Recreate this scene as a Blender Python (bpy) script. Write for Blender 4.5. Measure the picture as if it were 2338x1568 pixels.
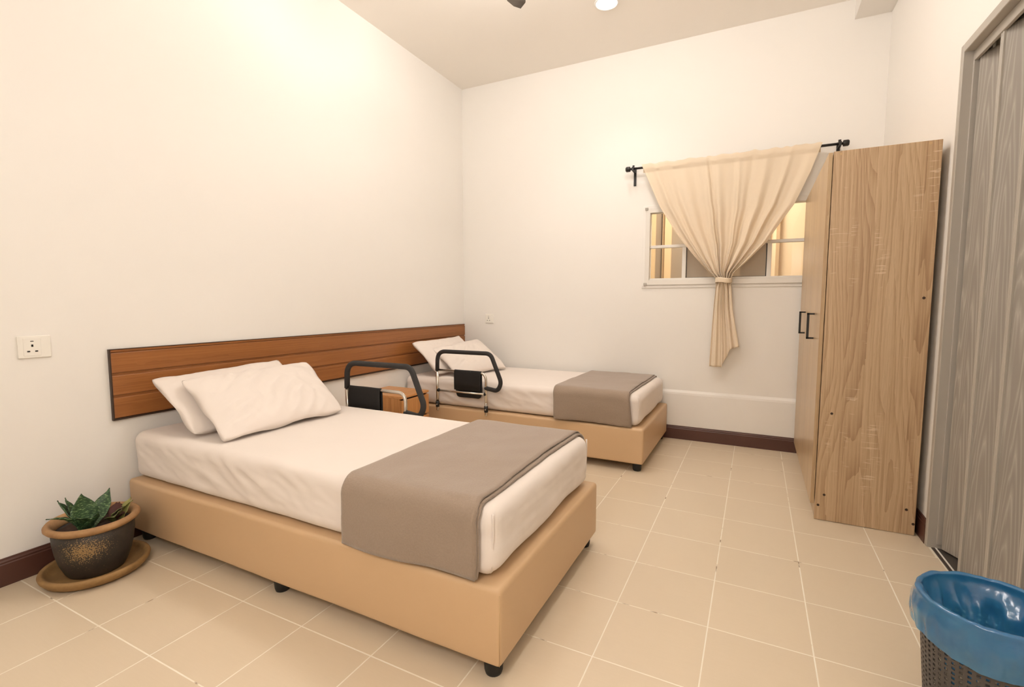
import bpy, bmesh, math, random
from mathutils import Vector, Matrix, noise
random.seed(7)
for o in list(bpy.data.objects): bpy.data.objects.remove(o, do_unlink=True)
scn = bpy.context.scene
col = scn.collection

# ------------------------------------------------------------------ camera
cam_d = bpy.data.cameras.new('camera'); cam = bpy.data.objects.new('camera', cam_d); col.objects.link(cam)
cam_d.sensor_width = 36.0; cam_d.lens = 1104.5 / 2338 * 36.0; cam_d.clip_start = 0.05
yaw, pit, rol = 0.4649, -0.0845, 0.0009
fwd = Vector((-math.sin(yaw)*math.cos(pit), math.cos(yaw)*math.cos(pit), math.sin(pit)))
rgt = Vector((math.cos(yaw), math.sin(yaw), 0)); upv = rgt.cross(fwd)
r2 = math.cos(rol)*rgt + math.sin(rol)*upv; u2 = -math.sin(rol)*rgt + math.cos(rol)*upv
M = Matrix((r2, u2, -fwd)).transposed().to_4x4(); M.translation = Vector((2.5004, -3.9410, 1.0664))
cam.matrix_world = M
cam_d.shift_x = -0.00064
scn.camera = cam

# ------------------------------------------------------------------ world, exposure
w = bpy.data.worlds.new('world'); scn.world = w; w.use_nodes = True
w.node_tree.nodes['Background'].inputs[0].default_value = (1.0, 0.9, 0.78, 1)
w.node_tree.nodes['Background'].inputs[1].default_value = 0.05
vs = scn.view_settings
vs.view_transform = 'Standard'; vs.look = 'None'; vs.gamma = 1.0; vs.use_curve_mapping = False
vs.exposure = 0.0
LAMP_COL = (1.0, 0.94, 0.905)
DOWN_W = 2.3                                    # the recessed downlight in view
FILL_GLOBE_E = 48.5                                  # opal globes of the lamps added out of view to even the light
FILL_GLOBES = [(1.15, -1.70, 'added unseen opal globe fill lamp on the headboard side of the fan'), (2.0, -1.70, 'added unseen opal globe fill lamp on the wardrobe side of the fan'),
          ]
FILL_FLOOR_LAMP = (2.0, -4.25)                       # standing globe lamp added behind the viewer as frontal fill

# ------------------------------------------------------------------ room numbers (metres)
H = 3.02; YF = -4.45                      # ceiling height, wall behind the camera
def wx(y): return 3.195 - 0.02*y          # right wall runs slightly out of square
WIN = (1.70, 2.87, 1.205, 1.80)           # window opening x0 x1 z0 z1
DOOR = (-1.275, -2.16, 2.105)             # folding door opening y0 y1 top

# ------------------------------------------------------------------ helpers
def s2l(c):
    return tuple(((v/255)/12.92 if v/255 <= 0.04045 else ((v/255+0.055)/1.055)**2.4) for v in c)
def obj(name, me, m=None, parent=None, smooth=False):
    o = bpy.data.objects.new(name, me); col.objects.link(o)
    if m is not None and not me.materials: me.materials.append(m)
    if parent is not None: o.parent = parent
    if smooth:
        for p in me.polygons: p.use_smooth = True
    return o
def empty(name, loc=(0, 0, 0)):
    o = bpy.data.objects.new(name, None); col.objects.link(o); o.location = loc; o.empty_display_size = 0.05
    return o
def tag(o, label=None, cat=None, group=None, kind=None):
    if label: o['label'] = label
    if cat: o['category'] = cat
    if group: o['group'] = group
    if kind: o['kind'] = kind
    return o
def to_mesh(bm, name='m'):
    bmesh.ops.recalc_face_normals(bm, faces=bm.faces)
    me = bpy.data.meshes.new(name); bm.to_mesh(me); bm.free(); return me
def bx(bm, x0, x1, y0, y1, z0, z1, bev=0.0, seg=2):
    t = bmesh.new()
    vs_ = [t.verts.new((x, y, z)) for z in (z0, z1) for y in (y0, y1) for x in (x0, x1)]
    for f in ((0, 1, 3, 2), (4, 6, 7, 5), (0, 4, 5, 1), (2, 3, 7, 6), (0, 2, 6, 4), (1, 5, 7, 3)):
        t.faces.new([vs_[i] for i in f])
    if bev > 0:
        bmesh.ops.bevel(t, geom=t.edges[:], offset=bev, segments=seg, profile=0.5, affect='EDGES')
    add(bm, t)
def add(bm, t):
    bmesh.ops.recalc_face_normals(t, faces=t.faces)
    me = bpy.data.meshes.new('t'); t.to_mesh(me); t.free(); bm.from_mesh(me); bpy.data.meshes.remove(me)
def box(name, x0, x1, y0, y1, z0, z1, m, parent=None, bev=0.0, seg=2):
    bm = bmesh.new(); bx(bm, min(x0,x1), max(x0,x1), min(y0,y1), max(y0,y1), z0, z1, bev, seg)
    return obj(name, to_mesh(bm, name), m, parent)
def prism(bm, poly, z0, z1):
    lo = [bm.verts.new((x, y, z0)) for x, y in poly]; hi = [bm.verts.new((x, y, z1)) for x, y in poly]
    n = len(poly); bm.faces.new(lo[::-1]); bm.faces.new(hi)
    for i in range(n): bm.faces.new((lo[i], lo[(i+1) % n], hi[(i+1) % n], hi[i]))
def smooth_path(pts, rad, seg=8):
    """polyline with rounded corners"""
    P = [Vector(p) for p in pts]; out = [P[0]]
    for i in range(1, len(P)-1):
        a, b, c = P[i-1], P[i], P[i+1]; r = rad[i] if isinstance(rad, (list, tuple)) else rad
        d1 = (a-b).normalized(); d2 = (c-b).normalized()
        ang = d1.angle(d2); t = min(r/math.tan(ang/2), 0.49*(a-b).length, 0.49*(c-b).length) if ang < 3.1 else 0
        if t < 1e-5: out.append(b); continue
        p0 = b+d1*t; p2 = b+d2*t
        for k in range(seg+1):
            s = k/seg; out.append((1-s)**2*p0 + 2*s*(1-s)*b + s*s*p2)
    out.append(P[-1]); return out
def tube(bm, pts, r, n=12, caps=True):
    P = [Vector(p) for p in pts]; rings = []; nrm = None
    for i, p in enumerate(P):
        d = (P[min(i+1, len(P)-1)] - P[max(i-1, 0)]).normalized()
        if nrm is None:
            nrm = d.orthogonal().normalized()
        else:
            nrm = (nrm - d*nrm.dot(d)).normalized()
        b = d.cross(nrm)
        rr = r[i] if isinstance(r, (list, tuple)) else r
        rings.append([bm.verts.new(p + rr*(math.cos(2*math.pi*k/n)*nrm + math.sin(2*math.pi*k/n)*b)) for k in range(n)])
    for a, b in zip(rings, rings[1:]):
        for k in range(n): bm.faces.new((a[k], a[(k+1) % n], b[(k+1) % n], b[k]))
    if caps: bm.faces.new(rings[0][::-1]); bm.faces.new(rings[-1])
def tube_obj(name, pts, r, m, parent=None, n=12):
    bm = bmesh.new(); tube(bm, pts, r, n); return obj(name, to_mesh(bm, name), m, parent, True)
def lathe(bm, prof, n=48, c=(0, 0), wob=None):
    rings = []
    for j, (r, z) in enumerate(prof):
        if r < 1e-6: rings.append([bm.verts.new((c[0], c[1], z))]); continue
        rings.append([bm.verts.new((c[0]+r*math.cos(2*math.pi*k/n), c[1]+r*math.sin(2*math.pi*k/n), z)) for k in range(n)])
    for a, b in zip(rings, rings[1:]):
        for k in range(n):
            if len(a) == 1 and len(b) == 1: continue
            if len(a) == 1: bm.faces.new((a[0], b[k], b[(k+1) % n]))
            elif len(b) == 1: bm.faces.new((a[k], a[(k+1) % n], b[0]))
            else: bm.faces.new((a[k], a[(k+1) % n], b[(k+1) % n], b[k]))
def lathe_obj(name, prof, m, parent=None, n=48, c=(0, 0)):
    bm = bmesh.new(); lathe(bm, prof, n, c); return obj(name, to_mesh(bm, name), m, parent, True)
def grid_obj(name, f, nu, nv, m, parent=None, thick=0.0, closed_u=False, smooth=True):
    bm = bmesh.new()
    V = [[bm.verts.new(f(i/nu, j/nv)) for i in range(nu if closed_u else nu+1)] for j in range(nv+1)]
    L = len(V[0])
    for j in range(nv):
        for i in range(nu):
            bm.faces.new((V[j][i], V[j][(i+1) % L], V[j+1][(i+1) % L], V[j+1][i]))
    o = obj(name, to_mesh(bm, name), m, parent, smooth)
    if thick:
        s = o.modifiers.new('thickness', 'SOLIDIFY'); s.thickness = thick; s.offset = 0
    return o
def fbm(v, o=4): return noise.fractal(Vector(v), 0.8, 2.0, o)
def lerp(a, b, t): return a + (b-a)*t
def interp(tab, t):
    if t <= tab[0][0]: return tab[0][1]
    for (a, b), (c, d) in zip(tab, tab[1:]):
        if t <= c: return lerp(b, d, (t-a)/(c-a))
    return tab[-1][1]

# ------------------------------------------------------------------ materials
class NT:
    def __init__(s, name):
        s.m = bpy.data.materials.new(name); s.m.use_nodes = True; s.t = s.m.node_tree; s.t.nodes.clear()
        s.out = s.t.nodes.new('ShaderNodeOutputMaterial')
    def n(s, typ, **kw):
        nd = s.t.nodes.new('ShaderNode'+typ)
        for k, v in kw.items():
            if k.startswith('i_'):
                key = k[2:]; key = int(key) if key.isdigit() else key.replace('_', ' ')
                inp = nd.inputs[key]
                if hasattr(v, 'is_linked') or isinstance(v, bpy.types.NodeSocket): s.t.links.new(v, inp)
                else: inp.default_value = v
            else: setattr(nd, k, v)
        return nd
    def link(s, a, b): s.t.links.new(a, b)
    def coords(s, scale=(1, 1, 1), rot=(0, 0, 0), loc=(0, 0, 0)):
        tc = s.n('TexCoord'); mp = s.n('Mapping', i_Vector=tc.outputs['Object'], i_Scale=scale, i_Rotation=rot, i_Location=loc)
        return mp.outputs[0]
    def noise(s, vec, scale, detail=4, rough=0.55, dist=0.0):
        return s.n('TexNoise', i_Vector=vec, i_Scale=scale, i_Detail=detail, i_Roughness=rough, i_Distortion=dist).outputs['Fac']
    def ramp(s, fac, stops):
        r = s.n('ValToRGB', i_Fac=fac); e = r.color_ramp.elements
        while len(e) < len(stops): e.new(0.5)
        for el, (p, c) in zip(e, stops): el.position = p; el.color = (*c, 1) if len(c) == 3 else c
        return r.outputs['Color']
    def mix(s, fac, a, b, mode='MIX'):
        m = s.n('Mix', data_type='RGBA', blend_type=mode)
        for sock, v in ((m.inputs[0], fac), (m.inputs[6], a), (m.inputs[7], b)):
            if isinstance(v, bpy.types.NodeSocket): s.link(v, sock)
            else: sock.default_value = (*v, 1) if isinstance(v, tuple) and len(v) == 3 else v
        return m.outputs[2]
    def math(s, op, a, b=0.5, clamp=False):
        m = s.n('Math', operation=op, use_clamp=clamp)
        for i, v in enumerate((a, b)):
            if isinstance(v, bpy.types.NodeSocket): s.link(v, m.inputs[i])
            else: m.inputs[i].default_value = v
        return m.outputs[0]
    def bump(s, h, strength=0.3, dist=0.002):
        return s.n('Bump', i_Height=h, i_Strength=strength, i_Distance=dist).outputs[0]
    def bsdf(s, color, rough=0.5, normal=None, **kw):
        b = s.n('BsdfPrincipled')
        for k, v in (('Base Color', color), ('Roughness', rough), ('Normal', normal)) + tuple((k.replace('_', ' '), v) for k, v in kw.items()):
            if v is None: continue
            if isinstance(v, bpy.types.NodeSocket): s.link(v, b.inputs[k])
            else: b.inputs[k].default_value = (*v, 1) if isinstance(v, tuple) and len(v) == 3 else v
        s.link(b.outputs[0], s.out.inputs[0]); return b
def plain(name, rgb, rough=0.5, var=0.06, scale=8.0, bump=0.0, bscale=60, **kw):
    t = NT(name); c = s2l(rgb); v = t.coords()
    n = t.noise(v, scale)
    colr = t.mix(n, tuple(x*(1-var) for x in c), tuple(min(1, x*(1+var)) for x in c))
    nm = t.bump(t.noise(v, bscale), bump) if bump else None
    t.bsdf(colr, rough, nm, **kw); return t.m

M_wall = plain('cream_wall_paint', (247, 243, 236), 0.75, 0.015, 1.5, 0.06, 45)
M_ceil = plain('ceiling_paint', (253, 247, 238), 0.85, 0.01, 1.5, 0.03, 40)
M_base = plain('dark_brown_baseboard', (84, 52, 42), 0.42, 0.12, 6, 0.05, 30)
M_white = plain('white_enamel', (240, 236, 228), 0.35, 0.02)
M_alu = plain('powder_coated_aluminium', (238, 233, 224), 0.38, 0.02)
M_plate = plain('ivory_plastic', (249, 245, 235), 0.35, 0.01)
M_black = plain('black_plastic', (22, 21, 20), 0.4, 0.1)
M_rod = plain('matte_black_steel', (30, 27, 25), 0.45, 0.1)
M_foam = plain('black_foam_grip', (44, 42, 41), 0.72, 0.08, 30, 0.15, 400)
M_pouch = plain('black_nylon', (17, 15, 14), 0.7, 0.15, 20, 0.3, 500)
M_rubber = plain('black_rubber_foot', (20, 20, 19), 0.6, 0.1)
t = NT('satin_chrome'); t.bsdf(s2l((214, 208, 198)), 0.26, None, Metallic=1.0); M_chrome = t.m

# floor tile + grout
t = NT('beige_floor_tile'); v = t.coords()
tc = t.n('TexCoord'); oi = t.n('ObjectInfo')
geo = t.n('NewGeometry')
mp = t.n('Mapping', i_Vector=geo.outputs['Position'], i_Scale=(1, 1, 1)).outputs[0]
n1 = t.noise(mp, 1.6, 3); n2 = t.noise(t.n('Mapping', i_Vector=geo.outputs['Position'], i_Scale=(4, 60, 4)).outputs[0], 3.0, 5)
c0 = s2l((223, 206, 179)); c1 = s2l((230, 213, 187))
ca = t.mix(n1, c0, c1); cb = t.mix(t.math('MULTIPLY', n2, 0.35), ca, s2l((214, 196, 167)))
rv = t.math('ADD', t.math('MULTIPLY', oi.outputs['Random'], 0.03), 0.985)
cc = t.n('HueSaturation', i_Color=cb, i_Value=rv).outputs[0]
t.bsdf(cc, 0.34, t.bump(t.noise(mp, 8, 3), 0.05, 0.01)); M_tile = t.m
t = NT('pale_grout'); geo = t.n('NewGeometry')
g = t.noise(geo.outputs['Position'], 9, 4)
t.bsdf(t.ramp(g, [(0.33, s2l((150, 124, 96))), (0.39, s2l((248, 238, 218))), (1, s2l((255, 250, 238)))]), 0.85); M_grout = t.m

# oak laminate of the wardrobe (vertical grain with flecks)
def oak(name, dark, mid, light, fleck=None, ax=2, gloss=0.38, strip=0.085, rings=34.0, warp=1.5, lng=0.45, rc=0.18, soft=False, arch=None):
    """woodgrain laminate: growth rings bent by noise, cut into strips, long direction ax"""
    t = NT(name); tc = t.n('TexCoord'); sp = t.n('SeparateXYZ'); t.link(tc.outputs['Object'], sp.inputs[0])
    X, Y, Z = sp.outputs
    lg = (X, Y, Z)[ax]; ac = {2: t.math('ADD', X, Y), 1: t.math('ADD', Z, X), 0: t.math('ADD', Y, Z)}[ax]
    cell = t.math('FLOOR', t.math('DIVIDE', ac, strip))
    wn = t.n('TexWhiteNoise', noise_dimensions='1D'); t.link(cell, wn.inputs['W'])
    rnd = wn.outputs['Value']
    def vec(a, b, c=7.0):
        cb = t.n('CombineXYZ'); t.link(t.math('MULTIPLY', ac, a), cb.inputs[0]); t.link(t.math('MULTIPLY', lg, b), cb.inputs[1]); t.link(t.math('MULTIPLY', rnd, c), cb.inputs[2]); return cb.outputs[0]
    n1 = t.noise(vec(5.0, 1.1*lng, 9.0), 1.0, 2, 0.45)
    n2 = t.noise(vec(30.0, 14.0*lng), 1.0, 3, 0.6)
    ph = t.math('ADD', t.math('MULTIPLY', ac, rings), t.math('ADD', t.math('MULTIPLY', n1, rings*warp*0.35), t.math('MULTIPLY', n2, 0.55)))
    if arch:
        # cathedral arches centred on each panel of pitch arch[0], starting at arch[1] along y
        uu = t.math('SUBTRACT', t.math('FRACT', t.math('DIVIDE', t.math('SUBTRACT', Y, arch[1]), arch[0])), 0.5)
        idx = t.math('FLOOR', t.math('DIVIDE', t.math('SUBTRACT', Y, arch[1]), arch[0]))
        cb = t.n('CombineXYZ'); t.link(t.math('MULTIPLY', uu, 3.0), cb.inputs[0]); t.link(t.math('MULTIPLY', lg, 1.3), cb.inputs[1]); t.link(t.math('MULTIPLY', idx, 7.3), cb.inputs[2])
        nn_ = t.noise(cb.outputs[0], 1.0, 2, 0.45)
        us = t.math('ADD', uu, t.math('MULTIPLY', t.math('SUBTRACT', nn_, 0.5), 0.25))
        ph = t.math('ADD', t.math('MULTIPLY', t.math('POWER', t.math('ABSOLUTE', us), 1.35), 12.0), t.math('ADD', t.math('MULTIPLY', lg, 4.0), t.math('MULTIPLY', nn_, 4.5)))
    ring = t.math('FRACT', ph)
    if soft: ring = t.math('POWER', t.math('ABSOLUTE', t.math('SUBTRACT', t.math('MULTIPLY', ring, 2.0), 1.0)), 0.6)
    else: ring = t.math('MULTIPLY', ring, ring)
    fine = t.noise(vec(160.0, 3.0*lng), 1.0, 4, 0.65)
    pores = t.noise(vec(420.0, 26.0*lng), 1.0, 2, 0.5)
    tone = t.math('ADD', t.math('MULTIPLY', t.math('SUBTRACT', 1.0, ring), rc), t.math('ADD', t.math('MULTIPLY', fine, 0.80-rc), t.math('MULTIPLY', rnd, 0.12)))
    base = t.ramp(tone, [(0.30, dark), (0.52, mid), (0.78, light)])
    base = t.mix(t.math('MULTIPLY', t.math('GREATER_THAN', pores, 0.60), 0.30), base, dark)
    if fleck:
        fl = t.noise(vec(12.0, 120.0), 1.0, 2, 0.4); msk = t.noise(vec(9.0, 2.6, 31.0), 1.0, 2)
        f = t.math('MULTIPLY', t.math('GREATER_THAN', fl, 0.62), t.ramp(msk, [(0.56, (0, 0, 0)), (0.66, (0.55, 0.55, 0.55))]))
        base = t.mix(f, base, fleck)
    t.bsdf(base, gloss, t.bump(pores, 0.10, 0.001)); return t.m
M_oak = oak('oak_laminate', s2l((168, 136, 102)), s2l((200, 170, 134)), s2l((218, 192, 156)), s2l((236, 215, 186)))
M_oakdoor = oak('oak_laminate_doors', s2l((178, 148, 112)), s2l((196, 168, 130)), s2l((208, 182, 144)), None, 2, 0.30, 0.11, 14.0, 0.4, 0.5)
M_grey = oak('grey_woodgrain_vinyl', s2l((150, 143, 133)), s2l((168, 161, 151)), s2l((192, 185, 175)), None, 2, 0.4, 9.0, 44.0, 1.5, 0.20, 0.40, True, (0.107, -0.044))
M_greyplain = plain('grey_vinyl_edge', (180, 173, 162), 0.4, 0.04, 5)
M_head = oak('brown_laminate_plank', s2l((136, 84, 42)), s2l((158, 101, 54)), s2l((172, 114, 64)), None, 1, 0.34, 0.3, 12.0, 0.3, 0.5, 0.10)
M_trim = plain('dark_edge_trim', (60, 42, 30), 0.45, 0.1)
M_ns = oak('orange_beech_laminate', s2l((180, 122, 68)), s2l((202, 144, 86)), s2l((216, 160, 102)), None, 2, 0.4, 0.03, 20.0, 0.3)
M_nstop = oak('orange_beech_laminate_top', s2l((188, 130, 74)), s2l((206, 148, 90)), s2l((220, 164, 106)), None, 1, 0.35, 0.03, 20.0, 0.3)
M_leather = plain('tan_leatherette', (212, 178, 138), 0.42, 0.03, 3, 0.08, 260)
M_seam = plain('tan_leatherette_seam', (202, 168, 126), 0.5, 0.03, 3)

def fabric(name, rgb, rough=0.85, weave=900, strength=0.12, transl=0.0, var=0.03, sheen=0.2):
    t = NT(name); c = s2l(rgb); v = t.coords(); n = t.noise(v, 3.0)
    colr = t.mix(n, tuple(x*(1-var) for x in c), tuple(min(1, x*(1+var)) for x in c))
    b = t.bsdf(colr, rough, t.bump(t.noise(v, weave, 2), strength, 0.001), Sheen_Weight=sheen)
    if transl:
        tr = t.n('BsdfTranslucent'); t.link(colr, tr.inputs[0])
        ms = t.n('MixShader', i_Fac=transl); t.link(b.outputs[0], ms.inputs[1]); t.link(tr.outputs[0], ms.inputs[2]); t.link(ms.outputs[0], t.out.inputs[0])
    return t.m
M_sheet = fabric('cream_cotton_sheet', (240, 229, 219), 0.8, 700, 0.05)
M_pillow = fabric('cream_pillowcase', (240, 229, 219), 0.8, 700, 0.05)
M_curtain = fabric('cream_curtain_voile', (252, 236, 211), 0.85, 600, 0.06, 0.22)
# taupe fleece
t = NT('taupe_fleece'); v = t.coords(); c = s2l((155, 136, 118))
n = t.noise(v, 4); fl = t.noise(v, 190, 3, 0.6)
cl = t.mix(fl, tuple(x*0.84 for x in c), tuple(x*1.12 for x in c))
t.bsdf(t.mix(t.math('MULTIPLY', n, 0.3), cl, tuple(x*1.08 for x in c)), 0.95, t.bump(fl, 0.35, 0.004), Sheen_Weight=0.4); M_fleece = t.m
# pot glazes
def clay(name, a, b, rough=0.7, spk=None):
    t = NT(name); v = t.coords(); n = t.noise(v, 14, 6, 0.65)
    cl = t.ramp(n, [(0.3, a), (0.7, b)])
    if spk:
        sp = t.noise(v, 240, 2, 0.5)
        pz = t.n('TexGradient', gradient_type='SPHERICAL', i_Vector=t.coords((9, 9, 13), loc=spk[1])).outputs['Fac']
        cl = t.mix(t.math('MULTIPLY', t.math('GREATER_THAN', t.math('ADD', sp, t.math('MULTIPLY', pz, 0.35)), 0.74), 0.8), cl, spk[0])
    t.bsdf(cl, rough, t.bump(t.noise(v, 60, 5), 0.25, 0.003)); return t.m
M_clay = clay('bare_fired_clay', s2l((146, 108, 70)), s2l((186, 146, 100)))
M_saucer = clay('worn_clay_saucer', s2l((130, 98, 60)), s2l((168, 132, 82)))
M_glaze = clay('dark_ash_glaze', s2l((44, 42, 40)), s2l((66, 58, 50)), 0.5, (s2l((168, 136, 88)), (-9*0.10, 9*0.075, -13*0.125)))
M_soil = plain('dark_soil', (58, 38, 26), 0.95, 0.4, 60, 0.9, 90)
t = NT('mottled_green_leaf'); v = t.coords()
wv = t.noise(t.coords((40, 40, 150)), 2.0, 3, 0.6)
t.bsdf(t.ramp(wv, [(0.42, s2l((38, 66, 40))), (0.56, s2l((60, 92, 54))), (0.66, s2l((138, 162, 110)))]), 0.4); M_leaf = t.m
M_leaf2 = plain('faded_olive_leaf', (98, 104, 58), 0.5, 0.3, 30)
M_leaf3 = plain('yellow_green_leaf', (142, 140, 78), 0.5, 0.25, 30)
M_deadleaf = plain('maroon_dry_leaf', (72, 36, 28), 0.7, 0.3, 40)
M_basket = plain('dark_grey_plastic_basket', (78, 73, 70), 0.45, 0.05)
# blue plastic film
t = NT('blue_plastic_film'); v = t.coords()
n = t.noise(v, 18, 4)
cl = t.mix(n, s2l((40, 132, 208)), s2l((92, 180, 230)))
d = t.n('BsdfDiffuse'); t.link(cl, d.inputs[0])
tl = t.n('BsdfTranslucent'); t.link(cl, tl.inputs[0])
tr = t.n('BsdfTransparent'); tr.inputs[0].default_value = (*s2l((120, 205, 245)), 1)
gl = t.n('BsdfGlossy'); gl.inputs[0].default_value = (1, 1, 1, 1); gl.inputs['Roughness'].default_value = 0.22
m1 = t.n('MixShader', i_Fac=0.4); t.link(d.outputs[0], m1.inputs[1]); t.link(tl.outputs[0], m1.inputs[2])
m2 = t.n('MixShader', i_Fac=0.30); t.link(m1.outputs[0], m2.inputs[1]); t.link(tr.outputs[0], m2.inputs[2])
fr = t.n('Fresnel', i_IOR=1.5)
m3 = t.n('MixShader', i_Fac=t.math('ADD', fr.outputs[0], 0.03)); t.link(m2.outputs[0], m3.inputs[1]); t.link(gl.outputs[0], m3.inputs[2])
bp = t.bump(t.noise(v, 30, 3), 0.3, 0.006)
for nd in (d, gl): t.link(bp, nd.inputs['Normal'])
t.link(m3.outputs[0], t.out.inputs[0]); M_film = t.m
# window glass: thin pane, clear with a mirror sheen
t = NT('clear_window_glass')
tr = t.n('BsdfTransparent'); tr.inputs[0].default_value = (0.95, 0.97, 0.96, 1); gl = t.n('BsdfGlossy'); gl.inputs['Roughness'].default_value = 0.03
fr = t.n('Fresnel', i_IOR=1.45); mx = t.n('MixShader', i_Fac=fr.outputs[0]); t.link(tr.outputs[0], mx.inputs[1]); t.link(gl.outputs[0], mx.inputs[2]); t.link(mx.outputs[0], t.out.inputs[0]); M_glass = t.m
t = NT('grey_insect_screen')
tr = t.n('BsdfTransparent'); df = t.n('BsdfDiffuse'); df.inputs[0].default_value = (*s2l((188, 176, 160)), 1)
wv = t.n('TexWave', bands_direction='Z', i_Vector=t.coords((1, 1, 1)), i_Scale=30.0).outputs['Fac']
mx = t.n('MixShader', i_Fac=t.math('ADD', t.math('MULTIPLY', wv, 0.12), 0.55)); t.link(tr.outputs[0], mx.inputs[1]); t.link(df.outputs[0], mx.inputs[2]); t.link(mx.outputs[0], t.out.inputs[0]); M_screen = t.m
M_peach = plain('peach_corridor_paint', (246, 220, 186), 0.8, 0.02, 2)
M_cream2 = plain('cream_corridor_paint', (240, 210, 166), 0.8, 0.02, 2)
M_tan2 = plain('tan_corridor_trim', (204, 172, 132), 0.7, 0.03, 2)
M_brown2 = plain('grey_brown_corridor_door', (160, 142, 122), 0.6, 0.05, 3)
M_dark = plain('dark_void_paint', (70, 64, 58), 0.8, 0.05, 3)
M_track = plain('brown_floor_track', (62, 52, 46), 0.4, 0.1)
M_fan = plain('grey_fan_blade', (108, 98, 86), 0.4, 0.05)
def emit(name, c, s):
    t = NT(name); e = t.n('Emission'); e.inputs[0].default_value = (*c, 1); e.inputs[1].default_value = s
    t.link(e.outputs[0], t.out.inputs[0]); return t.m
M_fill_opal = emit('fill_opal_glass_lit', LAMP_COL, FILL_GLOBE_E)  # glow shared by the added ceiling globes and standing lamp
M_lamp = emit('lamp_diffuser', (1.0, 0.93, 0.84), 9.0)

# ================================================================== THE ROOM
# floor: a grout bed and every tile on it
xr = wx(YF)
fl = box('floor', -0.1, xr+0.9, YF-0.1, 1.5, -0.10, -0.0005, M_grout); tag(fl, 'beige square floor tiles with pale joints', kind='structure')
J = 0.0016
cache = {}
def tile(x0, x1, y0, y1):
    key = (round(x1-x0, 4), round(y1-y0, 4))
    if key not in cache:
        bm = bmesh.new(); bx(bm, -key[0]/2, key[0]/2, -key[1]/2, key[1]/2, -0.008, 0.0, 0.0008, 1)
        cache[key] = to_mesh(bm, 'tile'); cache[key].materials.append(M_tile)
    o = bpy.data.objects.new('tile', cache[key]); col.objects.link(o); o.parent = fl
    o.location = ((x0+x1)/2, (y0+y1)/2, random.uniform(-0.0002, 0.0)); return o
xs = [-0.0018+0.3*i for i in range(0, 11)]
ys = [0.0]+[-0.2-0.3*j for j in range(0, 15)]
for i in range(len(xs)):
    for j in range(len(ys)-1):
        x0 = max(xs[i], 0.0)+J
        ya, yb = ys[j+1]+J, ys[j]-J
        x1 = xs[i+1]-J if i+1 < len(xs) else 3.195 - J
        if i+1 == len(xs): x1 = min(wx(yb), 3.195-0.02*yb)
        tile(x0, x1, ya, yb)
tag(box('ceiling', -0.1, xr+0.1, YF-0.1, 0.12, H, H+0.1, M_ceil), 'cream painted flat ceiling', kind='structure')
tag(box('wall_left', -0.1, 0.0, YF-0.1, 0.12, -0.1, H, M_wall), 'cream painted wall behind the headboards', kind='structure')
# back wall with window opening and a slightly proud lower band
bm = bmesh.new(); x0, x1, z0, z1 = WIN
bx(bm, 0, x0, 0, 0.12, -0.1, H); bx(bm, x1, 3.4, 0, 0.12, -0.1, H); bx(bm, x0, x1, 0, 0.12, -0.1, z0); bx(bm, x0, x1, 0, 0.12, z1, H)
prof = [(0.0, -0.05), (-0.016, -0.05), (-0.016, 0.352), (-0.013, 0.366), (0.0, 0.384)]
a = [bm.verts.new((0.0, y, z)) for y, z in prof]; b = [bm.verts.new((3.25, y, z)) for y, z in prof]
for k in range(len(prof)): bm.faces.new((a[k], b[k], b[(k+1) % len(prof)], a[(k+1) % len(prof)]))
tag(obj('wall_back', to_mesh(bm), M_wall), 'cream painted wall with the window and a raised lower band', kind='structure')
# right wall with the door opening
bm = bmesh.new(); y0, y1, zt = DOOR
def seg(ya, yb, z0, z1): prism(bm, [(wx(ya), ya), (wx(ya)+0.1, ya), (wx(yb)+0.1, yb), (wx(yb), yb)], z0, z1)
seg(0.12, y0, -0.1, H); seg(y0, y1, zt, H); seg(y1, YF-0.1, -0.1, H)
tag(obj('wall_right', to_mesh(bm), M_wall), 'cream painted wall beside the wardrobe', kind='structure')
tag(box('wall_front', 0.0, xr, YF-0.1, YF, -0.1, H, M_wall), 'cream painted wall behind the viewer', kind='structure')
bm = bmesh.new(); prism(bm, [(3.0, 0), (wx(0), 0), (wx(YF), YF), (3.02, YF)], 2.893, H)
tag(obj('trim_1', to_mesh(bm), M_wall), 'cream ceiling beam along the right wall', kind='structure')
# small dim room beyond the folding door
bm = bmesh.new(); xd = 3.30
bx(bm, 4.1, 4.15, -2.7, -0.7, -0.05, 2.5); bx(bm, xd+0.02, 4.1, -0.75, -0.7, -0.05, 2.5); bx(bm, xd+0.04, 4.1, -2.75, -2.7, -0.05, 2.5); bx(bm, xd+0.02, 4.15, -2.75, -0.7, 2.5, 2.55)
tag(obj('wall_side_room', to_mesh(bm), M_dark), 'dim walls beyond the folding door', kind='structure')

# baseboards
def baseboard(name, pts, nrm, label, h=0.104):
    """pts: start,end along the wall foot; nrm: into the room; moulded top"""
    a, b = Vector((*pts[0], 0)), Vector((*pts[1], 0)); n_ = Vector((*nrm, 0))
    pr = [(0, 0), (0.013, 0), (0.013, h-0.022), (0.010, h-0.018), (0.011, h-0.012), (0.007, h-0.006), (0.006, h), (0, h)]
    bm = bmesh.new(); A = [bm.verts.new(a+n_*d+Vector((0, 0, z))) for d, z in pr]; B = [bm.verts.new(b+n_*d+Vector((0, 0, z))) for d, z in pr]
    k = len(pr)
    for i in range(k): bm.faces.new((A[i], B[i], B[(i+1) % k], A[(i+1) % k]))
    bm.faces.new(A); bm.faces.new(B[::-1])
    return tag(obj(name, to_mesh(bm), M_base), label, kind='structure')
baseboard('baseboard_left', [(0, -0.0), (0, YF)], (1, 0), 'dark brown baseboard along the left wall')
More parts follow.
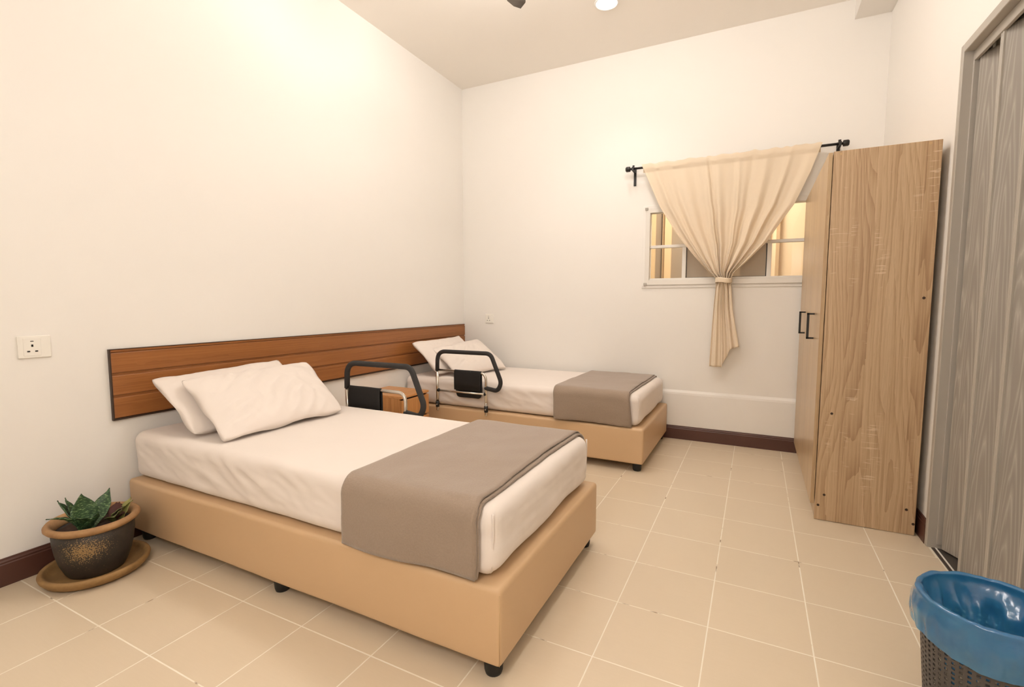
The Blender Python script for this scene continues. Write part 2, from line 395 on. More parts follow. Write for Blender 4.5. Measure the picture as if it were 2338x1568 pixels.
baseboard('baseboard_back', [(0.0, -0.016), (3.18, -0.016)], (0, -1), 'dark brown baseboard under the window wall')
baseboard('baseboard_right', [(wx(0)-0.0, -0.03), (wx(y0), y0+0.004)], (-1, 0), 'dark brown baseboard between wardrobe and folding door')
baseboard('baseboard_front', [(0.0, YF), (xr, YF)], (0, 1), 'dark brown baseboard behind the viewer')

# ------------------------------------------------------------------ downlight in view, then the added fill lamps
L = empty('downlight', (1.55, -0.68, H)); tag(L, 'lit round recessed ceiling downlight in front of the window wall', 'downlight')
bm = bmesh.new(); lathe(bm, [(0.072, -0.001), (0.080, -0.001), (0.080, -0.005), (0.074, -0.008), (0.068, -0.006), (0.068, -0.001)], 48)
obj('trim_ring', to_mesh(bm), M_white, L, True)
bm = bmesh.new(); lathe(bm, [(0.0, -0.0055), (0.04, -0.0055), (0.068, -0.005), (0.068, -0.001), (0.0, -0.001)], 48)
obj('diffuser', to_mesh(bm), M_lamp, L, True)
ld = bpy.data.lights.new('downlight_lamp', 'AREA'); ld.shape = 'DISK'; ld.size = 0.13; ld.spread = math.radians(105); ld.energy = DOWN_W; ld.color = LAMP_COL
lo = bpy.data.objects.new('lamp_glow', ld); col.objects.link(lo); lo.parent = L; lo.location = (0, 0, -0.009)
for gx, gy, glab in FILL_GLOBES:  # invented ceiling globes, unseen, lifting the ceiling and walls
    L = empty('fill_globe_lamp', (gx, gy, H)); tag(L, glab, 'lamp', 'added opal globe fill lamps')
    lathe_obj('ceiling_plate', [(0, 0), (0.07, 0), (0.068, -0.02), (0.05, -0.028), (0, -0.028)], M_white, L, 32)
    lathe_obj('fill_opal_glass', [(0, -0.245)]+[(0.11*math.sin(math.pi*k/16), -0.135-0.11*math.cos(math.pi*k/16)) for k in range(1, 15)]+[(0.045, -0.03)], M_fill_opal, L, 32)

L = empty('fill_floor_lamp', (*FILL_FLOOR_LAMP, 0.0)); tag(L, 'added standing fill lamp with an opal globe behind the viewer', 'lamp')  # invented lamp, unseen, brightening bed sides and low walls from the front
lathe_obj('lamp_foot', [(0, 0), (0.14, 0), (0.14, 0.012), (0.03, 0.024), (0, 0.024)], M_white, L, 36)
tube_obj('pole', [(0, 0, 0.02), (0, 0, 1.60)], 0.011, M_white, L)
lathe_obj('fill_opal_glass', [(0.0, 1.595), (0.05, 1.60)]+[(0.127*math.sin(math.pi*k/16), 1.72-0.127*math.cos(math.pi*k/16)) for k in range(3, 16)]+[(0, 1.847)], M_fill_opal, L, 32)

# ------------------------------------------------------------------ ceiling fan (only one blade tip in view)
F = empty('ceiling_fan', (1.53, -2.15, H)); tag(F, 'grey ceiling fan with one blade tip in view at the top edge', 'fan')
lathe_obj('canopy', [(0, 0), (0.06, 0), (0.058, -0.03), (0.03, -0.06), (0, -0.06)], M_white, F, 32)
tube_obj('downrod', [(0, 0, -0.05), (0, 0, -0.24)], 0.011, M_white, F)
lathe_obj('motor', [(0, -0.22), (0.05, -0.225), (0.095, -0.25), (0.1, -0.31), (0.08, -0.34), (0.03, -0.352), (0, -0.352)], M_fan, F, 40)
tip = Vector((1.240-1.53, -1.375+2.15, 0)); a0 = math.atan2(tip.y, tip.x); BL = tip.length
for k in range(3):
    an = a0 + k*2*math.pi/3
    bm = bmesh.new(); n = 14; rows = []
    for i in range(n+1):
        r = lerp(0.10, BL, i/n)
        hw = interp([(0.10, 0.03), (0.2, 0.062), (0.45, 0.064), (BL-0.06, 0.052), (BL-0.03, 0.046), (BL-0.008, 0.034), (BL, 0.02)], r)
        rows.append([bm.verts.new((r, -hw, -0.315)), bm.verts.new((r, hw, -0.300))])
    for p, q in zip(rows, rows[1:]): bm.faces.new((p[0], q[0], q[1], p[1]))
    o = obj('blade', to_mesh(bm), M_fan, F, True); o.rotation_euler = (0, 0, an)
    sm = o.modifiers.new('thickness', 'SOLIDIFY'); sm.thickness = 0.008

# ------------------------------------------------------------------ window
W1 = empty('window_1', ((x0+x1)/2 if False else 2.285, 0.0, WIN[2])); tag(W1, 'white aluminium sliding window with a transom behind the curtain', kind='structure')
ox, oz = 2.285, WIN[2]
def wbox(name, xa, xb, ya, yb, za, zb, m, bev=0.0015): 
    return box(name, xa-ox, xb-ox, ya, yb, za-oz, zb-oz, m, W1, bev, 1)
X0, X1, Z0, Z1 = WIN
# stepped plaster architrave
wbox('architrave', X0-0.022, X0, -0.006, 0.0, Z0-0.022, Z1+0.02, M_wall); wbox('architrave', X1, X1+0.022, -0.006, 0.0, Z0-0.022, Z1+0.02, M_wall)
wbox('architrave', X0-0.022, X1+0.022, -0.007, 0.0, Z1, Z1+0.022, M_wall); wbox('architrave', X0-0.022, X1+0.022, -0.007, 0.0, Z0-0.024, Z0, M_wall)
fy0, fy1 = -0.014, 0.06
wbox('frame_stile', X0, X0+0.034, fy0, fy1, Z0, Z1, M_alu); wbox('frame_stile', X1-0.034, X1, fy0, fy1, Z0, Z1, M_alu)
wbox('frame_head', X0+0.034, X1-0.034, fy0, fy1, Z1-0.036, Z1, M_alu); wbox('frame_sill', X0+0.034, X1-0.034, fy0-0.004, fy1, Z0, Z0+0.038, M_alu)
wbox('sill_track', X0+0.034, X1-0.034, 0.004, 0.05, Z0+0.038, Z0+0.052, M_alu)
wbox('transom', X0+0.034, X1-0.034, 0.006, 0.046, 1.492, 1.514, M_alu)
for cx_, cz_ in ((X0+0.006, Z0+0.006), (X0+0.006, Z1-0.004)): wbox('corner_cap', cx_-0.012, cx_+0.012, -0.02, -0.013, cz_-0.01, cz_+0.01, M_greyplain)
lz0, lz1 = Z0+0.050, 1.492
for xa in (1.978, 2.557): wbox('sash_stile', xa, xa+0.028, 0.008, 0.032, lz0, lz1, M_alu)
wbox('glass_pane', X0+0.034, 1.98, 0.026, 0.029, lz0, lz1, M_glass, 0); wbox('glass_pane', 2.583, X1-0.034, 0.026, 0.029, lz0, lz1, M_glass, 0)
wbox('glass_pane', X0+0.034, X1-0.034, 0.026, 0.029, 1.514, Z1-0.036, M_glass, 0)
wbox('insect_screen', 2.012, 2.551, 0.036, 0.037, lz0, lz1, M_screen, 0)
for xa in (2.005, 2.551): wbox('screen_frame', xa, xa+0.006, 0.032, 0.040, lz0, lz1, M_black, 0)
wbox('screen_frame', 2.005, 2.557, 0.032, 0.040, lz0, lz0+0.006, M_black, 0)
# corridor on the other side of the window
YC = 1.30
tag(box('wall_corridor', -0.2, 4.2, YC, YC+0.1, -0.1, 2.7, M_peach), 'peach corridor wall seen through the window', kind='structure')
tag(box('ceiling_corridor', -0.2, 4.2, 0.12, YC, 2.7, 2.8, M_peach), 'corridor ceiling beyond the window', kind='structure')
bm = bmesh.new(); bx(bm, -0.3, -0.2, 0.12, YC, -0.1, 2.8); bx(bm, 4.2, 4.3, 0.12, YC, -0.1, 2.8)
tag(obj('wall_corridor_ends', to_mesh(bm), M_peach), 'end walls of the corridor', kind='structure')
for k, (xa, xb, d, m, lab) in enumerate([
        (1.30, 1.506, 0.03, M_brown2, 'grey brown corridor panel at the left of the window view'),
        (1.506, 1.544, 0.06, M_cream2, 'narrow cream post seen through the left pane'),
        (1.544, 1.604, 0.02, M_brown2, 'grey brown strip between cream posts seen through the left pane'),
        (1.604, 1.612, 0.03, M_dark, 'thin dark joint seen through the left pane'),
        (1.612, 1.64, 0.04, M_tan2, 'tan jamb seen through the left pane'),
        (1.64, 1.703, 0.06, M_cream2, 'wide cream post seen through the left pane'),
        (1.703, 2.05, 0.02, M_brown2, 'grey brown door leaf seen through the left and middle panes'),
        (2.35, 2.60, 0.02, M_brown2, 'grey brown panel seen through the middle pane'),
        (2.646, 2.674, 0.05, M_tan2, 'tan corner strip seen through the right pane')]):
    tag(box('trim_%d' % (k+2), xa, xb, YC-d, YC, -0.0, 2.6, m), lab, kind='structure')
ld = bpy.data.lights.new('corridor_lamp', 'AREA'); ld.shape = 'DISK'; ld.size = 0.5; ld.energy = 28; ld.color = (1.0, 0.90, 0.79)
CL = empty('corridor_downlight', (2.2, 0.7, 2.7)); tag(CL, 'corridor ceiling lamp beyond the window', 'lamp')
lathe_obj('diffuser', [(0, -0.03), (0.2, -0.03), (0.22, 0.0), (0, 0.0)], M_lamp, CL, 32)
lo = bpy.data.objects.new('lamp_glow', ld); col.objects.link(lo); lo.parent = CL; lo.location = (0, 0, -0.035)

# ------------------------------------------------------------------ folding door
D1 = empty('door_1', (wx(y0), y0, 0)); tag(D1, 'grey woodgrain accordion folding door in a grey frame', kind='structure')
dx, dy = wx(y0), y0
def dprism(name, poly, za, zb, m, bev=0.0):
    bm = bmesh.new(); prism(bm, [(x-dx, y-dy) for x, y in poly], za, zb)
    if bev: bmesh.ops.bevel(bm, geom=bm.edges[:], offset=bev, segments=1, affect='EDGES')
    return obj(name, to_mesh(bm), m, D1)
def rect(ya, yb, da, db): return [(wx(ya)+da, ya), (wx(ya)+db, ya), (wx(yb)+db, yb), (wx(yb)+da, yb)]
dprism('frame_jamb', rect(y0+0.002, y0-0.026, -0.012, 0.10), 0.0, DOOR[2], M_greyplain, 0.002)
dprism('frame_jamb', rect(y1+0.032, y1-0.002, -0.012, 0.10), 0.0, DOOR[2], M_greyplain, 0.002)
dprism('frame_head', rect(y0-0.032, y1+0.032, -0.012, 0.10), DOOR[2]-0.035, DOOR[2], M_greyplain, 0.002)
dprism('jamb_liner', rect(y0-0.026, y0-0.036, 0.020, 0.050), 0.02, DOOR[2]-0.035, M_greyplain, 0.001)
dprism('top_rail', rect(y0-0.034, y1+0.034, 0.020, 0.032), DOOR[2]-0.075, DOOR[2]-0.036, M_greyplain, 0.001)
dprism('top_rail', rect(y0-0.034, y1+0.034, 0.066, 0.078), DOOR[2]-0.075, DOOR[2]-0.036, M_greyplain, 0.001)
dprism('floor_track', rect(y0-0.03, y1+0.03, 0.004, 0.016), -0.001, 0.003, M_track)
dprism('floor_track', rect(y0-0.03, y1+0.03, 0.016, 0.022), -0.001, 0.005, M_white)
dprism('threshold', rect(y0-0.03, y1+0.03, 0.022, 0.10), -0.001, 0.002, M_dark)
zz = []; yk = y0-0.044; k = 0
while yk > y1+0.05:
    zz.append((wx(yk)+(0.030 if k % 2 == 0 else 0.084), yk)); yk -= 0.107; k += 1
def offs(a, b, d):
    v = Vector((b[0]-a[0], b[1]-a[1])).normalized(); n_ = Vector((-v.y, v.x)); return n_*d, v
for i, (a, b) in enumerate(zip(zz, zz[1:])):
    nn, v = offs(a, b, 0.004); A = Vector(a)+v*(0.010 if i % 2 == 0 else 0.003); B = Vector(b)-v*(0.003 if i % 2 == 0 else 0.010)
    dprism('fold_panel', [tuple(A+nn), tuple(B+nn), tuple(B-nn), tuple(A-nn)], 0.012, DOOR[2]-0.062-0.02*(0 if i % 2 else 0), M_grey, 0.001)
for i, p in enumerate(zz):
    if i == 0 or i % 2: continue
    for s in (-1, 1):
        c = Vector(p)+Vector((0.0, s*0.0065)); 
        dprism('hinge_strip', [tuple(c+Vector((-0.006, -0.0055))), tuple(c+Vector((0.006, -0.0055))), tuple(c+Vector((0.006, 0.0055))), tuple(c+Vector((-0.006, 0.0055)))], 0.010, DOOR[2]-0.060, M_greyplain, 0.0015)
tube_obj('roller_pin', [(zz[0][0]-dx+0.03, zz[0][1]-dy-0.05, DOOR[2]-0.065), (zz[0][0]-dx+0.03, zz[0][1]-dy-0.05, DOOR[2]-0.04)], 0.005, M_white, D1)

# ------------------------------------------------------------------ headboard
HB = empty('headboard_panel', (0, -1.43, 0.55)); tag(HB, 'long brown plank headboard panel fixed to the left wall', 'headboard')
def hbox(name, xa, xb, ya, yb, za, zb, m, bev=0.0): return box(name, xa, xb, ya+1.43, yb+1.43, za-0.55, zb-0.55, m, HB, bev, 2)
ya, yb = -2.862, -0.004
hbox('backing', 0.001, 0.006, ya, yb, 0.553, 0.860, M_head)
for za, zb in ((0.559, 0.648), (0.660, 0.746), (0.758, 0.846)):
    hbox('plank', 0.005, 0.0145, ya, yb, za, zb, M_head, 0.003)
hbox('top_lip', 0.005, 0.0105, ya, yb, 0.850, 0.8595, M_head, 0.001)
hbox('edge_trim', 0.001, 0.016, ya, yb, 0.5495, 0.557, M_trim); hbox('edge_trim', 0.001, 0.012, ya, yb, 0.8595, 0.8625, M_trim)
hbox('edge_trim', 0.001, 0.0155, ya-0.005, ya, 0.5495, 0.8625, M_trim)

# ------------------------------------------------------------------ sockets
def socket(name, label, M4, wid, ins0, ins1):
    S = empty(name); S.matrix_world = M4; tag(S, label, 'socket')
    # local: x right, z up, -y out of the wall
    box('face_plate', -wid/2, wid/2, -0.009, 0.0, -0.043, 0.043, M_plate, S, 0.003, 2)
    box('insert', ins0, ins1, -0.0105, -0.008, -0.034, 0.034, M_plate, S, 0.001, 1)
    cx = (ins0+ins1)/2
    for hx, hz, hw, hh in ((0, 0.005, 0.0030, 0.0045), (-0.0115, -0.017, 0.0042, 0.0025), (0.0115, -0.017, 0.0042, 0.0025), (0, 0.022, 0.0046, 0.0014)):
        box('pin_hole', cx+hx-hw, cx+hx+hw, -0.0112, -0.0100, hz-hh, hz+hh, M_black, S)
    return S
socket('wall_socket', 'double width ivory wall socket beside the headboard above the pot', Matrix.Translation((0, -3.1025, 0.894)) @ Matrix.Rotation(math.radians(90), 4, 'Z'), 0.098, -0.034, 0.018)
socket('wall_socket', 'small square ivory wall socket on the window wall above the far bed', Matrix.Translation((0.285, 0, 0.917)), 0.088, -0.030, 0.014)

# ------------------------------------------------------------------ wardrobe
WX0, WX1, WY0, WY1, WZ = 2.797, 3.19, -1.203, -0.034, 1.766
WD = empty('wardrobe', (WX0, WY0, 0)); tag(WD, 'tall light oak wardrobe with black handles beside the folding door', 'wardrobe')
def wb(name, xa, xb, ya, yb, za, zb, m, parent=None, bev=0.0008):
    return box(name, xa-WX0, xb-WX0, ya-WY0, yb-WY0, za, zb, m, parent or WD, bev, 1)
wb('side_panel', WX0, WX1, WY0, WY0+0.016, 0.002, WZ, M_oak); wb('side_panel', WX0, WX1, WY1-0.016, WY1, 0.002, WZ, M_oak)
wb('top_panel', WX0+0.002, WX1, WY0+0.016, WY1-0.016, WZ-0.018, WZ-0.002, M_oak)
wb('bottom_panel', WX0+0.002, WX1, WY0+0.016, WY1-0.016, 0.070, 0.086, M_oak)
wb('back_panel', WX1-0.006, WX1-0.002, WY0+0.016, WY1-0.016, 0.03, WZ-0.018, M_oakdoor)
wb('kick_board', WX0+0.004, WX0+0.018, WY0+0.016, WY1-0.016, 0.0, 0.070, M_oakdoor)
cuts = [WY0+0.002, -0.80, -0.393, WY1-0.002]
DX0, DX1 = 2.7775, 2.794
for k in range(3):
    d_ = wb('door', DX0, DX1, cuts[k]+0.0015, cuts[k+1]-0.0015, 0.078, WZ-0.003, M_oakdoor)
    hy = {0: -0.945, 1: -0.432}.get(k)
    if hy:
        for part in (0,):
            P = [(DX0+0.001, hy, 1.008), (DX0-0.028, hy, 1.008), (DX0-0.028, hy, 0.880), (DX0+0.001, hy, 0.880)]
            bm = bmesh.new()
            for p_, q_ in zip(P, P[1:]):
                bx(bm, min(p_[0], q_[0])-0.0055-WX0, max(p_[0], q_[0])+0.0055-WX0 if p_[0] == q_[0] else max(p_[0], q_[0])-WX0, hy-0.006-WY0, hy+0.006-WY0, min(p_[2], q_[2])-0.0045, max(p_[2], q_[2])+0.0045, 0.0008, 1)
            hd = obj('handle', to_mesh(bm), M_rod, d_); tag(hd, 'black bar handle')
for px_, pz_ in ((2.825, 1.752), (3.148, 1.755), (3.163, 1.088), (2.846, 0.535), (2.834, 0.13), (2.811, 0.075), (3.155, 0.118), (3.183, 0.055)):
    bm = bmesh.new(); bmesh.ops.create_cone(bm, cap_ends=True, segments=14, radius1=0.006, radius2=0.006, depth=0.0012, matrix=Matrix.Translation((px_-WX0, -0.0002, pz_)) @ Matrix.Rotation(math.radians(90), 4, 'X'))
    obj('screw_cap', to_mesh(bm), M_seam if pz_ > 1.5 else M_trim, WD)

# ------------------------------------------------------------------ beds
def rounded_box(lo, hi, r, n, disp=None):
    """dense rounded box mesh, disp(p,normal)->Vector added"""
    bm = bmesh.new(); lo = Vector(lo); hi = Vector(hi); size = hi-lo
    seen = {}
    def vert(p):
        k = tuple(round(c, 5) for c in p)
        if k not in seen:
            q = Vector([min(max(p[i], lo[i]+r), hi[i]-r) for i in range(3)]); d = Vector(p)-q
            nn = d.normalized() if d.length > 1e-9 else Vector((0, 0, 1)); pos = q+nn*r
            if disp: pos = pos+disp(pos, nn)
            seen[k] = bm.verts.new(pos)
        return seen[k]
    def ticks(a, b, cnt):
        t_ = [a, a+r*0.35, a+r*0.7]+[lerp(a+r, b-r, i/cnt) for i in range(cnt+1)]+[b-r*0.7, b-r*0.35, b]
        return t_
    T = [ticks(lo[i], hi[i], max(1, n[i])) for i in range(3)]
    for ax in range(3):
        u_, v_ = (ax+1) % 3, (ax+2) % 3
        for side in (0, 1):
            for i in range(len(T[u_])-1):
                for j in range(len(T[v_])-1):
                    q = []
                    for (a, b) in ((i, j), (i+1, j), (i+1, j+1), (i, j+1)):
                        p = [0, 0, 0]; p[ax] = (lo if side == 0 else hi)[ax]; p[u_] = T[u_][a]; p[v_] = T[v_][b]; q.append(vert(p))
                    bm.faces.new(q if side else q[::-1])
    return to_mesh(bm)

def bed_base(x0_, x1_, ya, yb, label):
    B = empty('divan', ((x0_+x1_)/2, (ya+yb)/2, 0)); tag(B, label, 'bed', 'beige divan beds')
    c = Vector(((x0_+x1_)/2, (ya+yb)/2, 0))
    def dsp(p, nn):
        s = math.sin(p.x*9+ya*3)*0.0012*abs(nn.y)
        crown = 0.003*max(nn.z, 0)
        return Vector((0, s, crown+0.0015*fbm((p.x*3, p.y*3, p.z*3))))
    me = rounded_box(Vector((x0_, ya, 0.05))-c, Vector((x1_, yb, 0.276))-c, 0.014, (30, 14, 5), dsp)
    body = obj('upholstered_box', me, M_leather, B, True)
    for xx, yy in ((x1_, ya), (x1_, yb)):
        sx = x1_-0.0045-c.x; sy = yy+(0.0045 if yy == ya else -0.0045)-c.y
        o = tube_obj('corner_seam', [(sx, sy, 0.056), (sx, sy, 0.262)], 0.0016, M_seam, body, 8)
    for lx in (x1_-0.045, (x0_+x1_)/2, x0_+0.06):
        for ly in (ya+0.045, yb-0.045):
            lathe_obj('leg', [(0, 0.0), (0.024, 0.0), (0.027, 0.01), (0.03, 0.05), (0.03, 0.056), (0, 0.056)], M_rubber, B, 20, (lx-c.x, ly-c.y))
    return B
bed_base(0.016, 1.905, -2.830, -1.920, 'beige leatherette divan bed on black feet in the foreground')
bed_base(0.016, 1.905, -0.936, -0.034, 'beige leatherette divan bed on black feet along the window wall')

def mattress(x0_, x1_, ya, yb, z0_, z1_, label, seed):
    c = Vector(((x0_+x1_)/2, (ya+yb)/2, z0_))
    def dsp(p, nn):
        q = p+c
        side = 1-abs(nn.z)
        lowz = max(0, 1-(q.z-z0_)/(z1_-z0_))
        # diagonal drag folds on the long sides, strongest near the head third
        k1 = q.x*9+q.z*16+seed
        amp = math.exp(-((q.x-0.72)/0.55)**2)
        w1 = noise.ridged_multi_fractal(Vector((q.x*4.2+q.z*7.5, q.x*1.0-q.z*2.4, seed)), 0.8, 2.2, 4, 1.0, 2.0)-1.2
        w2 = fbm((q.x*5+seed, q.y*5, q.z*7))
        hem = math.sin(q.x*11+seed)*0.4+fbm((q.x*7, q.y*7, seed))*0.8
        s = side*(0.0095*w1*(0.25+amp)+0.004*w2) + side*lowz*0.008*hem*0.6
        s = max(-0.016, min(0.008, s))
        topn = max(nn.z, 0)
        tz = topn*(0.0016*fbm((q.x*2.4, q.y*3, seed))+0.0007*fbm((q.x*10, q.y*4, seed)))
        # sheet hangs unevenly along the foot end
        bot = 0.010*lowz*(0.5+0.5*math.sin(q.y*14+seed))*(1 if nn.x > 0.5 else 0)
        return nn*s+Vector((0, 0, tz+bot))
    me = rounded_box(Vector((x0_, ya, z0_))-c, Vector((x1_, yb, z1_))-c, 0.045, (110, 44, 16), dsp)
    o = empty('mattress', c); tag(o, label, 'mattress', 'single mattresses')
    sh = obj('fitted_sheet', me, M_sheet, o, True)
    # pinched corner seams of the sheet at the foot
    for yy, sg in ((ya, 1), (yb, -1)):
        P = []
        for i in range(10):
            f = i/9; zt_ = lerp(z1_-0.016, z0_+0.03, f)
            P.append(Vector((x1_-0.0115, yy+sg*0.0115, zt_))-c+Vector((0.002*math.sin(f*5), 0.001, 0)))
        tube_obj('corner_seam', P, [0.0035-0.002*i/9 for i in range(10)], M_sheet, sh, 8)
    return o
mattress(0.018, 1.875, -2.808, -1.945, 0.2825, 0.490, 'cream sheeted mattress on the foreground bed', 1.3)
mattress(0.018, 1.875, -0.912, -0.053, 0.2825, 0.487, 'cream sheeted mattress on the far bed under the window wall', 5.1)

def pillow(label, c00, c10, c01, c11, T, seed, zmin, folds, xmin=0.018, lift=0.0, group=None):
    c00, c10, c01, c11 = map(Vector, (c00, c10, c01, c11))
    cen = (c00+c10+c01+c11)/4
    nrm = ((c10+c11-c00-c01).cross(c01+c11-c00-c10)).normalized()
    if nrm.x < 0: nrm = -nrm
    NU, NV = 56, 40
    bm = bmesh.new(); sides = []
    for side in (1, -1):
        G = []
        for j in range(NV+1):
            row = []
            for i in range(NU+1):
                u = -1+2*i/NU; v = -1+2*j/NV
                u = math.copysign(abs(u)**0.85, u); v = math.copysign(abs(v)**0.85, v)
                uu = u*(1-0.045*(1-v*v)*abs(u)+0.02*noise.noise(Vector((v*2.2+seed, u, 1)))*abs(u)**4); vv = v*(1-0.06*(1-u*u)*abs(v)+0.045*noise.noise(Vector((u*2.0+seed, v*0.5, 5)))*abs(v)**4)
                cr_ = 1-0.05*(abs(u)*abs(v))**6; uu *= cr_; vv *= cr_
                # floppy ears
                a = (uu+1)/2; b = (vv+1)/2
                p = (c00*(1-a)+c10*a)*(1-b)+(c01*(1-a)+c11*a)*b
                prof = ((1-abs(u)**2.6)*(1-abs(v)**2.4))
                h = T*prof**0.55*(1.0-0.12*v)
                q = Vector((u*1.3+seed, v*0.95, seed*0.7))
                wr = 0.0
                edge = (1-prof)
                if folds:
                    ph = u*1.15-v*0.75
                    d = math.sin(ph*9.0+2.2*noise.noise(q*1.6))
                    ridge = 1-abs(d)**0.7
                    wr += folds*0.020*ridge*math.exp(-((u+0.02+0.45*v)/0.46)**2)*prof**0.35
                    d2 = math.sin((u*0.8-v*1.3)*12+seed+1.5*noise.noise(q*2.5))
                    wr += folds*0.016*(1-abs(d2)**0.7)*math.exp(-((u+0.66)/0.26)**2-((v+0.30)/0.6)**2)*prof**0.25
                d3 = noise.ridged_multi_fractal(Vector((u*1.2+v*0.9+seed, (v-u)*0.45, seed)), 0.9, 2.2, 3, 1.0, 2.0)-1.1
                wr += 0.0075*d3*prof**0.3*(0.35+0.65*edge)
                wr += 0.010*fbm(q*2.4)*prof**0.35
                pos = p+nrm*(side*h*(1.0 if side > 0 else 0.35)+(wr if side > 0 else 0.3*wr))
                if abs(u) > 0.999 or abs(v) > 0.999:
                    pos = p+nrm*(0.006*math.sin(7*u+5*v+seed))
                zlim = zmin+0.0015
                if pos.z < zlim: pos.z = zlim+0.02*math.exp((pos.z-zlim)*60)*0.0
                pos.x = max(pos.x, xmin)
                row.append(bm.verts.new(pos-cen))
            G.append(row)
        for j in range(NV):
            for i in range(NU):
                f = (G[j][i], G[j][i+1], G[j+1][i+1], G[j+1][i]); bm.faces.new(f if side > 0 else f[::-1])
    bmesh.ops.remove_doubles(bm, verts=bm.verts, dist=0.0004)
    o = obj('pillow', to_mesh(bm), M_pillow, None, True); o.location = cen
    tag(o, label, 'pillow', group); return o
ZT = 0.4915
pillow('cream pillow leaning on the headboard, hindmost on the foreground bed', (0.405, -2.765, ZT+0.012), (0.405, -2.11, ZT+0.012), (0.075, -2.755, 0.722), (0.075, -2.085, 0.742), 0.055, 2.2, ZT, 0.0)
pillow('wrinkled cream pillow lying in front on the foreground bed', (0.590, -2.755, ZT+0.006), (0.612, -2.115, ZT+0.010), (0.200, -2.700, 0.717), (0.195, -1.985, 0.728), 0.062, 4.7, ZT, 1.0)
pillow('cream pillow standing against the headboard on the far bed', (0.315, -0.880, ZT+0.012), (0.36, -0.20, ZT+0.012), (0.075, -0.905, 0.752), (0.075, -0.20, 0.764), 0.055, 7.9, ZT-0.003, 0.0)
pillow('cream pillow in front on the far bed behind the bed rail', (0.455, -0.825, ZT+0.006), (0.60, -0.245, ZT+0.008), (0.185, -0.785, 0.695), (0.225, -0.115, 0.735), 0.062, 9.4, ZT-0.003, 0.5)

def blanket(label, xa, xb, ya, yb, ztop, zbot, seed, far_drop, skew=0.0):
    """folded fleece throw lying across the mattress; two layers open at the foot side"""
    path = []
    r = 0.045; yo = ya-0.012; zo = ztop+0.004
    for i in range(14): path.append((yo-0.004*math.sin(i/13*math.pi), lerp(zbot, zo-r, i/13)))
    for i in range(1, 10):
        a = math.pi-(math.pi/2)*i/9; path.append((yo+r+r*math.cos(a), zo-r+r*math.sin(a)))
    ye = yb+0.010
    for i in range(1, 34): path.append((lerp(yo+r, ye-r, i/33), zo))
    for i in range(1, 10):
        a = math.pi/2-(math.pi/2)*i/9; path.append((ye-r+r*math.cos(a), zo-r+r*math.sin(a)))
    for i in range(1, 7): path.append((ye, lerp(zo-r, zo-r-far_drop, i/6)))
    n = len(path); cen = Vector(((xa+xb)/2, (ya+yb)/2, ztop))
    nu = 64
    def f(u, v):
        j = min(n-1, int(round(v*(n-1)))); y, z = path[j]
        y0_, z0_ = path[max(0, j-1)]; y1_, z1_ = path[min(n-1, j+1)]
        ty, tz = y1_-y0_, z1_-z0_; L = math.hypot(ty, tz); ny, nz = -tz/L, ty/L
        # u: 0 lower layer's foot edge -> 0.5 head-side fold -> 1 upper layer's foot edge
        if u < 0.46: s = 1-u/0.46; off = 0.004
        elif u > 0.54: s = (u-0.54)/0.46; off = 0.0125
        else:
            s = -0.006*math.sin((u-0.46)/0.08*math.pi); off = 0.004+0.0085*(u-0.46)/0.08
        hang = max(0, 1-v*4.2)
        wav = 0.010*math.sin(v*7+seed)+0.006*fbm((v*5, seed, 0))
        x = lerp(xa, xb, s)+wav*(0.5+0.5*s)+skew*v+0.004*(1 if u < 0.5 else -1)*s*(0.3+1.6*max(0,min(1,(v-0.2)*3)))
        wr = 0.004*fbm((x*4, v*7, seed))+0.0025*math.sin(x*17+seed+v*3)*(0.25+0.75*hang)
        wr *= 1.0 if u > 0.5 else 0.25
        off2 = off+max(-0.003, wr)+(0.012*hang*hang*max(0, math.sin(x*9+seed)) if u > 0.5 else 0.004*hang*hang*max(0, math.sin(x*9+seed)))
        zz_ = z+nz*off2
        if v < 0.02: zz_ += 0.004+0.004*math.sin(x*8+seed)
        return Vector((x, y+ny*off2, zz_))-cen
    o = grid_obj('fleece_blanket', f, nu, n-1, M_fleece, None, 0.006)
    o.location = cen; tag(o, label, 'blanket', 'folded fleece throws'); return o
blanket('taupe fleece throw folded across the foot of the foreground bed', 1.320, 1.822, -2.808, -1.945, 0.490, 0.284, 0.6, 0.10, 0.015)
blanket('taupe fleece throw folded across the foot of the far bed', 1.310, 1.822, -0.912, -0.053, 0.487, 0.284, 2.4, 0.03, -0.02)

